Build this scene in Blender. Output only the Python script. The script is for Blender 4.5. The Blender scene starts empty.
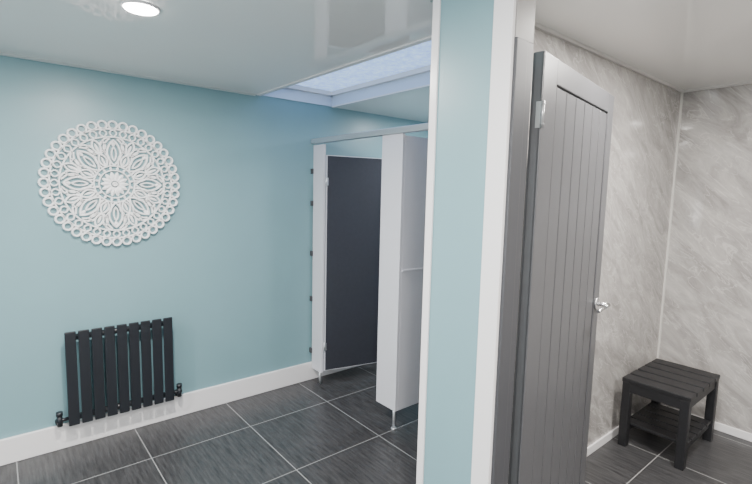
import bpy, bmesh, math, random
from mathutils import Vector, Matrix
random.seed(3)
scene=bpy.context.scene
# ------------------------------------------------------------------ helpers
def new_mat(name,col=(.8,.8,.8),rough=.5,metal=0.,spec=.5,coat=0.):
    m=bpy.data.materials.new(name); m.use_nodes=True
    b=m.node_tree.nodes['Principled BSDF']
    b.inputs['Base Color'].default_value=(*col,1); b.inputs['Roughness'].default_value=rough
    b.inputs['Metallic'].default_value=metal; b.inputs['Specular IOR Level'].default_value=spec
    b.inputs['Coat Weight'].default_value=coat
    return m
def nd(m,t,**kw):
    n=m.node_tree.nodes.new(t)
    for k,v in kw.items(): setattr(n,k,v)
    return n
def lk(m,a,b): m.node_tree.links.new(a,b)
def bsdf(m): return m.node_tree.nodes['Principled BSDF']
def add_noise(m,scale,amt,col,bump=0.,bscale=None):
    tc=nd(m,'ShaderNodeTexCoord'); n=nd(m,'ShaderNodeTexNoise'); n.inputs['Scale'].default_value=scale; n.inputs['Detail'].default_value=4
    lk(m,tc.outputs['Object'],n.inputs['Vector'])
    r=nd(m,'ShaderNodeValToRGB')
    r.color_ramp.elements[0].position=.3; r.color_ramp.elements[1].position=.7
    r.color_ramp.elements[0].color=(*[c*(1-amt) for c in col],1); r.color_ramp.elements[1].color=(*[min(1,c*(1+amt)) for c in col],1)
    lk(m,n.outputs['Fac'],r.inputs['Fac']); lk(m,r.outputs['Color'],bsdf(m).inputs['Base Color'])
    if bump:
        n2=nd(m,'ShaderNodeTexNoise'); n2.inputs['Scale'].default_value=bscale or scale*10; n2.inputs['Detail'].default_value=3
        lk(m,tc.outputs['Object'],n2.inputs['Vector'])
        bp=nd(m,'ShaderNodeBump'); bp.inputs['Strength'].default_value=bump; bp.inputs['Distance'].default_value=.002
        lk(m,n2.outputs['Fac'],bp.inputs['Height']); lk(m,bp.outputs['Normal'],bsdf(m).inputs['Normal'])
    return m
def link(o,parent=None):
    scene.collection.objects.link(o)
    if parent: o.parent=parent
    return o
def empty(name,loc=(0,0,0)):
    e=bpy.data.objects.new(name,None); e.location=loc; e.empty_display_size=.1
    return link(e)
def mesh_obj(name,bm,mats,parent=None,smooth=False):
    me=bpy.data.meshes.new(name); bmesh.ops.recalc_face_normals(bm,faces=bm.faces[:]); bm.to_mesh(me); bm.free()
    for m in (mats if isinstance(mats,(list,tuple)) else [mats]): me.materials.append(m)
    if smooth:
        for p in me.polygons: p.use_smooth=True
    o=bpy.data.objects.new(name,me); return link(o,parent)
def bbox(bm,x0,x1,y0,y1,z0,z1,bev=0,mi=0,M=None,seg=2):
    r=bmesh.ops.create_cube(bm,size=1)
    vs=r['verts']
    for v in vs: v.co=Vector(((x0+x1)/2+v.co.x*(x1-x0),(y0+y1)/2+v.co.y*(y1-y0),(z0+z1)/2+v.co.z*(z1-z0)))
    fs=set(f for v in vs for f in v.link_faces)
    if bev:
        es=set(e for v in vs for e in v.link_edges)
        r2=bmesh.ops.bevel(bm,geom=list(es),offset=bev,segments=seg,affect='EDGES',profile=.5)
        vs=list(set(v for f in r2['faces'] for v in f.verts))
        fs=set(f for v in vs for f in v.link_faces)
    for f in fs: f.material_index=mi
    if M:
        for v in set(v for f in fs for v in f.verts): v.co=M@v.co
    return fs
def box(name,x0,x1,y0,y1,z0,z1,mat,parent=None,bev=0,M=None):
    bm=bmesh.new(); bbox(bm,x0,x1,y0,y1,z0,z1,bev,0,M); return mesh_obj(name,bm,mat,parent)
def cyl(bm,p,q,r,seg=16,mi=0,r2=None):
    p=Vector(p); q=Vector(q); d=q-p
    M=Matrix.Translation((p+q)/2)@d.to_track_quat('Z','Y').to_matrix().to_4x4()
    res=bmesh.ops.create_cone(bm,cap_ends=True,segments=seg,radius1=r,radius2=r if r2 is None else r2,depth=d.length,matrix=M)
    for f in set(f for v in res['verts'] for f in v.link_faces):
        f.material_index=mi
        if len(f.verts)==4: f.smooth=True
# ------------------------------------------------------------------ dimensions
XW=-3.153; CL=2.218; CR=2.295; XM=-1.19; YB=3.70; YL=3.60; Y0=-2.2; X1=1.9
NY0,NY1=1.16,1.25; NX0,NX1=-1.122,-.806
# ------------------------------------------------------------------ materials
teal=add_noise(new_mat('teal_paint',(.205,.345,.385),.36,spec=.4),3,.02,(.200,.338,.376),.15,220)
white_gloss=new_mat('white_gloss_trim',(.78,.76,.77),.25)
ceil_m=add_noise(new_mat('gloss_pvc_ceiling',(.88,.87,.85),.035,spec=.9),1.2,.015,(.88,.87,.85))
anth=new_mat('anthracite_metal',(.012,.014,.019),.38)
black_pl=add_noise(new_mat('black_polywood',(.009,.009,.011),.5),60,.2,(.009,.009,.011),.3,150)
dgrey=add_noise(new_mat('dark_laminate',(.034,.036,.048),.35),40,.06,(.034,.036,.046))
lam_w=new_mat('pale_laminate',(.62,.62,.67),.35)
alu=new_mat('brushed_aluminium',(.66,.67,.69),.35,.8)
chrome=new_mat('satin_chrome',(.80,.80,.81),.2,1.)
steel=new_mat('hinge_steel',(.42,.42,.43),.35,.6)
door_m=add_noise(new_mat('grey_door_paint',(.088,.089,.097),.36),30,.04,(.086,.086,.093))
frame_m=new_mat('grey_frame_paint',(.06,.061,.068),.4)
# floor
fl=new_mat('slate_tile',(.06,.06,.065),.32)
tc=nd(fl,'ShaderNodeTexCoord'); mp=nd(fl,'ShaderNodeMapping'); mp.inputs['Location'].default_value=(2.72,-.02,0)
lk(fl,tc.outputs['Object'],mp.inputs['Vector'])
br=nd(fl,'ShaderNodeTexBrick'); br.offset=0; br.squash=1
for k,v in {'Scale':1,'Mortar Size':.0030,'Mortar Smooth':.1,'Brick Width':.6,'Row Height':.6,'Bias':0}.items(): br.inputs[k].default_value=v
br.inputs['Color1'].default_value=(0,0,0,1); br.inputs['Color2'].default_value=(1,1,1,1); br.inputs['Mortar'].default_value=(.5,.5,.5,1)
lk(fl,mp.outputs['Vector'],br.inputs['Vector'])
mp2=nd(fl,'ShaderNodeMapping'); mp2.inputs['Scale'].default_value=(3,30,3); lk(fl,tc.outputs['Object'],mp2.inputs['Vector'])
n1=nd(fl,'ShaderNodeTexNoise'); n1.inputs['Scale'].default_value=2.2; n1.inputs['Detail'].default_value=8; n1.inputs['Roughness'].default_value=.65
lk(fl,mp2.outputs['Vector'],n1.inputs['Vector'])
rp=nd(fl,'ShaderNodeValToRGB'); rp.color_ramp.elements[0].position=.3; rp.color_ramp.elements[1].position=.72
rp.color_ramp.elements[0].color=(.018,.018,.020,1); rp.color_ramp.elements[1].color=(.078,.077,.080,1)
lk(fl,n1.outputs['Fac'],rp.inputs['Fac'])
mx=nd(fl,'ShaderNodeMix',data_type='RGBA'); mx.inputs[7].default_value=(.27,.27,.27,1)
lk(fl,br.outputs['Fac'],mx.inputs[0]); lk(fl,rp.outputs['Color'],mx.inputs[6]); lk(fl,mx.outputs[2],bsdf(fl).inputs['Base Color'])
sb=nd(fl,'ShaderNodeMath',operation='SUBTRACT'); lk(fl,n1.outputs['Fac'],sb.inputs[0]); lk(fl,br.outputs['Fac'],sb.inputs[1])
bp=nd(fl,'ShaderNodeBump'); bp.inputs['Strength'].default_value=.5; bp.inputs['Distance'].default_value=.002
lk(fl,sb.outputs[0],bp.inputs['Height']); lk(fl,bp.outputs['Normal'],bsdf(fl).inputs['Normal'])
# marble
def marble(name,rot):
    m=new_mat(name,(.45,.43,.41),.06,spec=.6)
    tc=nd(m,'ShaderNodeTexCoord'); mp=nd(m,'ShaderNodeMapping'); mp.inputs['Rotation'].default_value=rot
    mp2=nd(m,'ShaderNodeMapping'); mp2.inputs['Scale'].default_value=(4,4,1.3)
    lk(m,tc.outputs['Object'],mp.inputs['Vector']); lk(m,mp.outputs['Vector'],mp2.inputs['Vector'])
    n=nd(m,'ShaderNodeTexNoise'); n.inputs['Scale'].default_value=2.1; n.inputs['Detail'].default_value=10; n.inputs['Roughness'].default_value=.72; n.inputs['Distortion'].default_value=.8
    lk(m,mp2.outputs['Vector'],n.inputs['Vector'])
    r=nd(m,'ShaderNodeValToRGB'); e=r.color_ramp.elements
    e[0].position=.34; e[0].color=(.27,.255,.248,1); e[1].position=.64; e[1].color=(.49,.468,.452,1)
    lk(m,n.outputs['Fac'],r.inputs['Fac'])
    n2=nd(m,'ShaderNodeTexNoise'); n2.inputs['Scale'].default_value=2.2; n2.inputs['Detail'].default_value=6; n2.inputs['Distortion'].default_value=1.4
    lk(m,mp2.outputs['Vector'],n2.inputs['Vector'])
    r2=nd(m,'ShaderNodeValToRGB'); e=r2.color_ramp.elements; e[0].position=.485; e[0].color=(0,0,0,1); e[1].position=.5; e[1].color=(1,1,1,1)
    x=e.new(.515); x.color=(0,0,0,1)
    lk(m,n2.outputs['Fac'],r2.inputs['Fac'])
    ml=nd(m,'ShaderNodeMath',operation='MULTIPLY'); ml.inputs[1].default_value=.45; lk(m,r2.outputs['Color'],ml.inputs[0])
    mx=nd(m,'ShaderNodeMix',data_type='RGBA'); mx.inputs[7].default_value=(.68,.65,.63,1)
    lk(m,ml.outputs[0],mx.inputs[0]); lk(m,r.outputs['Color'],mx.inputs[6]); lk(m,mx.outputs[2],bsdf(m).inputs['Base Color'])
    return m
mar_s=marble('marble_panel_side',(math.radians(-52),0,0)); mar_b=marble('marble_panel_back',(0,math.radians(48),0))
gl=new_mat('skylight_glazing',(.2,.3,.42),.25)
tc=nd(gl,'ShaderNodeTexCoord'); n=nd(gl,'ShaderNodeTexNoise'); n.inputs['Scale'].default_value=22; n.inputs['Detail'].default_value=9; n.inputs['Roughness'].default_value=.8
lk(gl,tc.outputs['Object'],n.inputs['Vector'])
r=nd(gl,'ShaderNodeValToRGB'); r.color_ramp.elements[0].position=.38; r.color_ramp.elements[0].color=(.13,.23,.44,1); r.color_ramp.elements[1].position=.66; r.color_ramp.elements[1].color=(.55,.72,1,1)
lk(gl,n.outputs['Fac'],r.inputs['Fac']); lk(gl,r.outputs['Color'],bsdf(gl).inputs['Emission Color']); bsdf(gl).inputs['Emission Strength'].default_value=1.5
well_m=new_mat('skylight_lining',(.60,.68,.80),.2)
lampm=new_mat('lamp_lens',(1,1,1),.4); bsdf(lampm).inputs['Emission Color'].default_value=(1,.97,.92,1); bsdf(lampm).inputs['Emission Strength'].default_value=40
fill_m=new_mat('fill_window_glow',(.7,.75,.8),.4); bsdf(fill_m).inputs['Emission Color'].default_value=(.85,.93,1,1); bsdf(fill_m).inputs['Emission Strength'].default_value=2  # glowing pane of the added fill window
# ------------------------------------------------------------------ shell
T=.1
box('floor',XW-T,X1+T,Y0-T,YB+T,-.08,0,fl)
box('wall_left',XW-T,XW,Y0,YB+T,0,2.7,teal)
box('wall_behind',XW-T,X1+T,Y0-T,Y0,0,2.7,teal)
box('wall_right',X1,X1+T,Y0,YB+T,0,2.7,new_mat('off_white_paint',(.6,.59,.57),.5))
box('wall_back_marble',XM-.035,X1,YB,YB+T,0,2.7,mar_b)
box('wall_back_cubicles',XW,XM-.035,YL,YL+T,0,2.7,teal)
box('wall_side_marble',XM-.030,XM,1.285,YB,0,2.7,mar_s)
bm=bmesh.new(); bbox(bm,NX0,NX1,NY0,NY1,0,2.7); bbox(bm,XM-.025,-.93,1.283,1.30,0,2.7); bbox(bm,-1.05,-.93,NY1-.01,1.29,0,2.7)
mesh_obj('wall_nib',bm,teal)
SX0,SX1,SY0,SY1=XW+.012,-1.30,1.495,2.12
bm=bmesh.new()
XS=-.95
bbox(bm,XW,XS,Y0,NY0+.05,CL,CL+.06); bbox(bm,XW,XM-.01,NY0+.05,SY0,CL,CL+.06); bbox(bm,XW,XM-.01,SY1,YL,CL,CL+.06); bbox(bm,SX1,XM-.01,SY0,SY1,CL,CL+.06); bbox(bm,XS,X1,Y0,YB,CR,CR+.06)
bbox(bm,XS-.02,XS,Y0,NY0,CL,CR+.06); bbox(bm,XM,XS,NY1,YB,CR,CR+.06)
mesh_obj('ceiling',bm,ceil_m)
sk=empty('window_1',((SX0+SX1)/2,(SY0+SY1)/2,CL)); off=Matrix.Translation(-sk.location)
ZT=CL+.11
box('lining_far',SX0,SX1,SY1-.004,SY1+.02,CL-.001,ZT,well_m,sk,M=off)
box('lining_near',SX0,SX1,SY0-.02,SY0+.004,CL-.001,ZT,well_m,sk,M=off)
box('lining_wall',XW+.0005,SX0,SY0,SY1,CL+.001,ZT,well_m,sk,M=off)
box('lining_end',SX1-.004,SX1+.02,SY0,SY1,CL,ZT,well_m,sk,M=off)
box('glazing',SX0-.01,SX1+.02,SY0-.02,SY1+.02,ZT,ZT+.02,gl,sk,M=off)
bm=bmesh.new()
for a in [(SX0,SX1,SY0-.022,SY0+.006),(SX0,SX1,SY1-.006,SY1+.022),(SX1-.006,SX1+.022,SY0-.022,SY1+.022)]: bbox(bm,*a,CL-.006,CL+.004,M=off)
bbox(bm,SX0,SX1,SY1-.030,SY1-.003,ZT-.03,ZT,M=off); bbox(bm,SX0,SX1,SY0,SY0+.03,ZT-.03,ZT,M=off); bbox(bm,SX0,SX0+.03,SY0,SY1,ZT-.03,ZT,M=off); bbox(bm,SX1-.04,SX1,SY0,SY1,ZT-.03,ZT,M=off)
mesh_obj('frame',bm,white_gloss,sk)
l=bpy.data.lights.new('rooflight_daylight','AREA'); l.shape='RECTANGLE'; l.size=SX1-SX0-.1; l.size_y=SY1-SY0-.1; l.energy=7; l.color=(.72,.85,1)
o=link(bpy.data.objects.new('rooflight_daylight',l),sk); o.location=(0,0,ZT-CL+.03)
gm=gl.node_tree; tr_=nd(gl,'ShaderNodeBsdfTranslucent'); tr_.inputs['Color'].default_value=(.75,.86,1,1); ms=nd(gl,'ShaderNodeMixShader'); ms.inputs[0].default_value=.4
outn=[x for x in gm.nodes if x.type=='OUTPUT_MATERIAL'][0]
lk(gl,bsdf(gl).outputs[0],ms.inputs[1]); lk(gl,tr_.outputs[0],ms.inputs[2]); lk(gl,ms.outputs[0],outn.inputs['Surface'])
# unseen window added in the wall behind as fill for the ceiling
w2=empty('added_fill_window',(-.6,Y0,1.45)); 
bm=bmesh.new(); 
for a in [(-1.0,1.0,-.5,-.44),(-1.0,1.0,.44,.5),(-1.0,-.94,-.44,.44),(.94,1.0,-.44,.44),(-.03,.03,-.44,.44)]: bbox(bm,a[0],a[1],.001,.04,a[2],a[3],.004)
mesh_obj('frame',bm,white_gloss,w2); box('fill_pane',-.94,.94,.001,.012,-.44,.44,fill_m,w2)
l=bpy.data.lights.new('added_fill_light','AREA'); l.shape='RECTANGLE'; l.size=1.8; l.size_y=.85; l.energy=72; l.color=(.95,.97,1)  # added area light behind the camera, tilted up to brighten the ceiling
o=link(bpy.data.objects.new('added_fill_light',l),w2); o.location=(0,.06,0); o.rotation_euler=(math.radians(90+28),0,0)
def skirt(name,x0,x1,y0,y1,h):
    bm=bmesh.new(); bbox(bm,x0,x1,y0,y1,0,h,.004); return mesh_obj(name,bm,white_gloss)
skirt('baseboard_left',XW,XW+.02,Y0,YL,.147)
skirt('baseboard_marble_side',XM,XM+.012,1.31,YB,.055)
skirt('baseboard_marble_back',XM+.012,X1,YB-.012,YB,.055)
box('trim_1',NX0-.004,NX0+.028,NY0-.006,NY0+.06,0,CL,white_gloss,bev=.002)
box('trim_2',NX1-.066,NX1+.002,NY0-.014,NY0,0,CR,white_gloss,bev=.002)
box('trim_3',XM,XM+.012,YB-.012,YB,.055,CR,new_mat('corner_trim',(.62,.60,.57),.25))
bm=bmesh.new(); bbox(bm,XM,XM+.015,NY1,YB-.0,CR-.016,CR); bbox(bm,XM,X1,YB-.015,YB,CR-.016,CR); mesh_obj('trim_4',bm,new_mat('ceiling_trim',(.62,.60,.58),.3))
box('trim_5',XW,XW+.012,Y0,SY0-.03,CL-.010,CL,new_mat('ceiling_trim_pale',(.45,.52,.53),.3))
# ------------------------------------------------------------------ radiator
rad=empty('radiator',(XW,.555,.15)); ro=Matrix.Translation((-XW,-.58,-.14))
bm=bmesh.new(); nF=9; y0,y1=.285,.878; pitch=(y1-y0)/nF
for i in range(nF):
    c=y0+pitch*(i+.5); bbox(bm,XW+.075,XW+.087,c-.0275,c+.0275,.145,.705,.004,M=ro)
mesh_obj('fins',bm,anth,rad)
bm=bmesh.new()
for z in (.185,.665): cyl(bm,(XW+.058,y0+.012,z),(XW+.058,y1-.012,z),.018)
for v in bm.verts: v.co=ro@v.co
mesh_obj('manifold_tubes',bm,anth,rad)
bm=bmesh.new()
for y in (.38,.78):
    for z in (.22,.63): bbox(bm,XW+.0005,XW+.06,y-.012,y+.012,z-.015,z+.015,.002,M=ro)
mesh_obj('wall_brackets',bm,anth,rad)
for i,(ya,sg) in enumerate(((y0,-1),(y1,1))):
    bm=bmesh.new()
    cyl(bm,(XW+.058,ya-sg*.012,.185),(XW+.058,ya+sg*.05,.185),.010)
    cyl(bm,(XW+.058,ya+sg*.035,.15),(XW+.058,ya+sg*.035,.215),.014); cyl(bm,(XW+.058,ya+sg*.035,.212),(XW+.058,ya+sg*.035,.235),.017)
    cyl(bm,(XW+.021,ya+sg*.035,.16),(XW+.058,ya+sg*.035,.16),.009); cyl(bm,(XW+.0005,ya+sg*.035,.16),(XW+.03,ya+sg*.035,.16),.02)
    for v in bm.verts: v.co=ro@v.co
    mesh_obj('valve_%d'%(i+1),bm,anth,rad)
# ------------------------------------------------------------------ mandala wall art
AC=Vector((XW+.001,.560,1.560)); RA=.374
bm=bmesh.new(); WS=1.05
def ribbon(pts,w,h0,h1,closed=True):
    w*=WS; h1*=1.3
    n=len(pts); rings=[]
    for i,p in enumerate(pts):
        if closed: a=pts[(i-1)%n]; b=pts[(i+1)%n]
        else: a=pts[max(i-1,0)]; b=pts[min(i+1,n-1)]
        t=(b-a); t=t.normalized() if t.length>1e-9 else Vector((1,0)); nn=Vector((-t.y,t.x))
        prof=[(-w/2,h0),(-w/2,h1*.7),(-w/4,h1),(w/4,h1),(w/2,h1*.7),(w/2,h0)]
        rings.append([bm.verts.new((d,(p+nn*s).x,(p+nn*s).y)) for s,d in prof])
    for i in range(n if closed else n-1):
        A=rings[i]; B=rings[(i+1)%n]
        for k in range(6): bm.faces.new((A[k],A[(k+1)%6],B[(k+1)%6],B[k]))
    if not closed:
        bm.faces.new(rings[0]); bm.faces.new(rings[-1][::-1])
def P(r,a): return Vector((r*math.cos(a),r*math.sin(a)))
def circ(c,r,w,n=20,h=.018): ribbon([c+P(r,2*math.pi*k/n) for k in range(n)],w,0,h)
def ring(r,w,h=.016,n=120): ribbon([P(r,2*math.pi*k/n) for k in range(n)],w,0,h)
def leaf(a,r0,r1,hw,w,h=.018,n=14):
    pts=[]
    for k in range(n+1):
        t=k/n; pts.append((r0+(r1-r0)*t, hw*math.sin(math.pi*t)**.8))
    full=pts+[(r,-s) for r,s in pts[-2:0:-1]]
    ca,sa=math.cos(a),math.sin(a)
    ribbon([Vector((r*ca-s*sa,r*sa+s*ca)) for r,s in full],w,0,h)
def petal_solid(a,r0,r1,hw,h):
    ca,sa=math.cos(a),math.sin(a); n=8; L=[]
    for k in range(n+1):
        t=k/n; L.append((r0+(r1-r0)*t, hw*math.sin(math.pi*min(1,t*.9+.1))**.7 if k<n else 0))
    loop=L+[(r,-s) for r,s in L[-2::-1]]
    top=[bm.verts.new((h*.6,r*ca-s*sa,r*sa+s*ca)) for r,s in loop]; bot=[bm.verts.new((0,v.co.y,v.co.z)) for v in top]
    c=bm.verts.new((h,(r0+r1)/2*ca,(r0+r1)/2*sa)); m=len(top)
    for k in range(m):
        bm.faces.new((top[k],top[(k+1)%m],c)); bm.faces.new((top[k],bot[k],bot[(k+1)%m],top[(k+1)%m]))
def polar(a,pts,s,w,h=.016):
    out=[]; n=len(pts)
    for i in range(n-1):
        p0=pts[max(i-1,0)];p1=pts[i];p2=pts[i+1];p3=pts[min(i+2,n-1)]
        for k in range(5):
            t=k/5
            out.append([.5*((2*p1[j])+(-p0[j]+p2[j])*t+(2*p0[j]-5*p1[j]+4*p2[j]-p3[j])*t*t+(-p0[j]+3*p1[j]-3*p2[j]+p3[j])*t**3) for j in (0,1)])
    out.append(list(pts[-1])); ca,sa=math.cos(a),math.sin(a)
    ribbon([Vector((r*ca-s*o*sa,r*sa+s*o*ca)) for r,o in out],w,0,h,False)
tau=2*math.pi
circ(Vector((0,0)),.008,.013,16,.026)
for k in range(14): petal_solid(tau*k/14,.020,.076,.0125,.026)
ring(.083,.008)
for k in range(16): petal_solid(tau*(k+.5)/16,.085,.106,.007,.018)
ring(.110,.009)
N=8
for k in range(N):
    a=tau*k/N; b=a+tau/N/2
    leaf(a,.114,.262,.036,.0115); leaf(a,.140,.222,.012,.009); petal_solid(a,.226,.258,.010,.02)
    leaf(b,.114,.190,.021,.0105); petal_solid(b,.124,.176,.007,.016)
    leaf(b,.194,.276,.021,.0105); petal_solid(b,.205,.258,.008,.016)
    for s in (1,-1):
        polar(b,[(.112,.022),(.150,.036),(.185,.032),(.205,.014),(.196,.0)],s,.010)
        polar(b,[(.190,.004),(.215,.040),(.245,.048),(.252,.032),(.238,.026)],s,.010)
        polar(a,[(.170,.038),(.205,.053),(.240,.046),(.272,.020)],s,.010)
        polar(a,[(.276,.030),(.262,.052),(.240,.062)],s,.010)
ring(.281,.009,.018)
for k in range(36):
    a=tau*k/36; leaf(a,.283,.325,.0175,.0085)
ring(.328,.010,.018)
M_=40
for k in range(M_):
    a=tau*k/M_; circ(P(.352,a),.0225,.0115,18)
art=mesh_obj('mandala_wall_art',bm,new_mat('white_carved_wood',(.86,.86,.87),.5)); art.location=AC; art.scale=(1,RA/.380,RA/.380)
# ------------------------------------------------------------------ toilet cubicles
cub=empty('toilet_cubicle',(-2.2,1.95,0)); co=Matrix.Translation(-cub.location)
YC=1.94; ZC0,ZC1=.13,1.90
def cbox(name,x0,x1,y0,y1,z0,z1,m,bev=.002,M=None): return box(name,x0,x1,y0,y1,z0,z1,m,cub,bev,co if M is None else co@M)
cbox('pilaster_wall',XW+.022,-2.985,YC,YC+.02,.10,ZC1,lam_w)
cbox('pilaster_middle',-2.30,-2.105,YC,YC+.02,ZC0,ZC1+.01,lam_w)
cbox('pilaster_end',-1.42,-1.24,YC,YC+.02,ZC0,ZC1,lam_w)
cbox('partition',-2.123,-2.105,YC+.021,YL-.01,ZC0,ZC1,lam_w)
cbox('partition_joint_strip',-2.1052,-2.097,YC+.021,YL-.01,1.05,1.063,lam_w)
cbox('header_rail',XW+.001,-1.24,YC-.012,YC+.032,ZC1+.012,ZC1+.050,alu,.004)
bm=bmesh.new()
for z in (.25,.68,1.05,1.45,1.7): bbox(bm,XW+.0005,XW+.03,YC-.012,YC-.0005,z-.02,z+.02,.002,M=co)
mesh_obj('wall_fixing_brackets',bm,frame_m,cub)
bm=bmesh.new()
for x in (-2.125,-1.26):
    cyl(bm,co@Vector((x,YC+.01,.004)),co@Vector((x,YC+.01,ZC0+.04)),.010); cyl(bm,co@Vector((x,YC+.01,.0)),co@Vector((x,YC+.01,.010)),.018)
cyl(bm,co@Vector((-3.02,YC+.01,.0)),co@Vector((-3.02,YC+.01,.12)),.010)
mesh_obj('adjustable_feet',bm,alu,cub)
def dpanel(name,hx,hy,ang,w,z0,z1):
    M=co@Matrix.Translation((hx,hy,0))@Matrix.Rotation(ang,4,'Z')
    bm=bmesh.new(); bbox(bm,0,w,0,.02,z0,z1,.0,1,M=M); bbox(bm,.005,w-.005,-.0015,.0215,z0+.005,z1-.005,0,0,M=M)
    o=mesh_obj(name,bm,[dgrey,lam_w],cub)
    bm=bmesh.new()
    for z in (z0+.2,z1-.2):
        cyl(bm,M@Vector((-.006,-.004,z-.035)),M@Vector((-.006,-.004,z+.035)),.007,12)
        bbox(bm,-.004,.012,-.004,-.001,z-.03,z+.03,.0,0,M=M)
    mesh_obj(name+'_hinges',bm,alu,cub)
dpanel('door_leaf_dark',-2.972,YC+.022,math.radians(77),.70,.12,1.82)
# ------------------------------------------------------------------ big panelled door + jamb
HX,HY=-.800,1.315; DW,DH=.81,1.99
ang=math.atan2(.80,-.138)
d1=empty('door_1',(HX,HY,0)); M=Matrix.Rotation(ang,4,'Z')
bm=bmesh.new(); th=.038; z0=.008
stL,stR,tr=.115,.078,.080
bbox(bm,0.004,DW-.004,.010,th-.010,z0,DH-.004,0,M=M)
for yy in ((0,.012),(th-.012,th)):
    bbox(bm,0,stL,*yy,z0,DH,.003,M=M); bbox(bm,DW-stR,DW,*yy,z0,DH,.003,M=M)
    bbox(bm,stL-.004,DW-stR+.004,*yy,DH-tr,DH,.003,M=M); bbox(bm,stL-.004,DW-stR+.004,*yy,z0,.20,.003,M=M)
    n=6; bw=(DW-stL-stR-.012)/n
    for i in range(n):
        x=stL+.006+bw*i; ya=(.003,.012) if yy[0]==0 else (th-.012,th-.003)
        bbox(bm,x+.0035,x+bw-.0035,*ya,.206,DH-tr-.006,.003,M=M)
bbox(bm,0,.003,.004,th-.004,z0,DH,0,M=M)
mesh_obj('leaf',bm,door_m,d1)
bm=bmesh.new(); 
for sgn,yf in ((-1,0),(1,th)):
    hz=1.075; hx=DW-.05
    cyl(bm,(hx,yf,hz),(hx,yf+sgn*.009,hz),.028,24); cyl(bm,(hx,yf,hz),(hx,yf+sgn*.055,hz),.009)
    cyl(bm,(hx+.008,yf+sgn*.050,hz),(hx-.06,yf+sgn*.052,hz+.002),.0095); cyl(bm,(hx-.058,yf+sgn*.052,hz+.002),(hx-.125,yf+sgn*.044,hz-.008),.0095,16,0,.007)
bbox(bm,DW-.0005,DW+.002,.01,th-.01,.99,1.15)
for v in bm.verts: v.co=M@v.co
mesh_obj('lever_handle',bm,chrome,d1)
bm=bmesh.new()
for z in (.22,1.80):
    cyl(bm,(-.003,-.004,z-.04),(-.003,-.004,z+.04),.0055,12); bbox(bm,-.002,.0,.0,.018,z-.04,z+.04)
    for k in (-.03,0,.03): cyl(bm,(-.003,-.004,z+k-.001),(-.003,-.004,z+k+.001),.007,12)
for v in bm.verts: v.co=M@v.co
mesh_obj('hinges',bm,steel,d1)
inv=Matrix.Translation((-HX,-HY,0))
bm=bmesh.new(); bbox(bm,NX1,NX1+.006,NY0+.000,NY1+.0,0,DH+.005,.001,M=inv); bbox(bm,NX1+.005,NX1+.011,NY0+.000,NY0+.055,0,DH+.005,.002,M=inv)
mesh_obj('jamb',bm,frame_m,d1)
box('jamb_upper_panel',NX1,NX1+.005,NY0+.0,NY1,DH+.006,CR,new_mat('grey_reveal',(.26,.25,.245),.3),d1,M=inv)
# ------------------------------------------------------------------ slatted stool
st_=empty('slatted_stool',(-.95,3.24,0)); so=Matrix.Translation(-st_.location)
sx0,sx1,sy0,sy1,sz=-1.135,-.765,2.95,3.53,.44
bm=bmesh.new(); n=5; w=(sy1-sy0)/n
for i in range(n): bbox(bm,sx0,sx1,sy0+w*i+.009,sy0+w*(i+1)-.009,sz-.028,sz,.005,M=so)
mesh_obj('seat_slats',bm,black_pl,st_)
bm=bmesh.new()
for x in (sx0+.012,sx1-.037): bbox(bm,x,x+.025,sy0+.02,sy1-.02,sz-.085,sz-.026,.003,M=so)
for y in (sy0+.012,sy1-.037): bbox(bm,sx0+.02,sx1-.02,y,y+.025,sz-.085,sz-.026,.003,M=so)
mesh_obj('apron',bm,black_pl,st_)
bm=bmesh.new()
for x in (sx0+.004,sx1-.052):
    for y in (sy0+.010,sy1-.058):
        bbox(bm,x,x+.048,y,y+.048,0,sz-.026,.004,M=so)
mesh_obj('legs',bm,black_pl,st_)
bm=bmesh.new()
for x in (sx0+.02,sx1-.045): bbox(bm,x,x+.025,sy0+.03,sy1-.03,.09,.126,.003,M=so)
for i in range(5):
    ww=(sy1-sy0-.12)/5; bbox(bm,sx0+.012,sx1-.012,sy0+.06+ww*i+.006,sy0+.06+ww*(i+1)-.006,.125,.143,.003,M=so)
mesh_obj('lower_shelf',bm,black_pl,st_)
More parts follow.
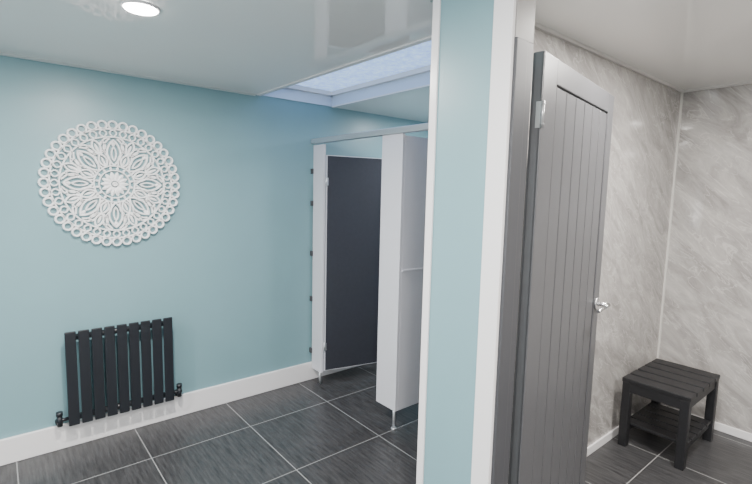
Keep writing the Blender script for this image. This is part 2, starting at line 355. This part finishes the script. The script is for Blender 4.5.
# ------------------------------------------------------------------ downlights
k=0
def downlight(x,y,z,power,col=(1,.96,.9)):
    global k
    e=empty('recessed_downlight' if k==0 else 'recessed_downlight.%03d'%k,(x,y,z)); k+=1
    bm=bmesh.new(); cyl(bm,(0,0,-.010),(0,0,-.0005),.056,32,0,.060); mesh_obj('lens',bm,lampm,e)
    bm=bmesh.new(); n=32; pr=[(.060,-.006),(.066,-.005),(.069,-.0005),(.060,-.0005)]
    rr=[[bm.verts.new((r*math.cos(tau*i/n),r*math.sin(tau*i/n),zz)) for r,zz in pr] for i in range(n)]
    for i in range(n):
        for j in range(4): bm.faces.new((rr[i][j],rr[i][(j+1)%4],rr[(i+1)%n][(j+1)%4],rr[(i+1)%n][j]))
    mesh_obj('bezel',bm,white_gloss,e)
    l=bpy.data.lights.new('lamp','AREA'); l.shape='DISK'; l.size=.09; l.energy=power; l.color=col
    o=bpy.data.objects.new('lamp',l); link(o,e); o.location=(0,0,-.014)
downlight(-1.97,.46,CL,54)
downlight(-1.99,-1.3,CL,54)
downlight(-.20,.33,CR,52)
downlight(-.41,2.45,CR,40)
downlight(-.66,1.86,CR,22)
downlight(1.0,-1.0,CR,54)
downlight(.9,1.8,CR,50)
downlight(-2.5,2.95,CL,20,(.9,.95,1))
w=bpy.data.worlds.new('World'); scene.world=w; w.use_nodes=True
w.node_tree.nodes['Background'].inputs[0].default_value=(.6,.75,1,1); w.node_tree.nodes['Background'].inputs[1].default_value=.5
# ------------------------------------------------------------------ camera
f=460.0
def ray(p): return Vector((p[0]-376, -(p[1]-242), -f))
Yv=ray((935,205)).normalized(); Xv=-ray((-8,183)).normalized(); Xv=(Xv-Yv*Xv.dot(Yv)).normalized(); Zv=Xv.cross(Yv)
R=Matrix((Xv,Yv,Zv)).to_4x4()
cd=bpy.data.cameras.new('camera'); cam=bpy.data.objects.new('camera',cd); link(cam)
cd.sensor_fit='HORIZONTAL'; cd.sensor_width=36; cd.lens=f/752*36; cd.clip_start=.02
cam.matrix_world=Matrix.Translation((0,0,1.55))@R
scene.camera=cam
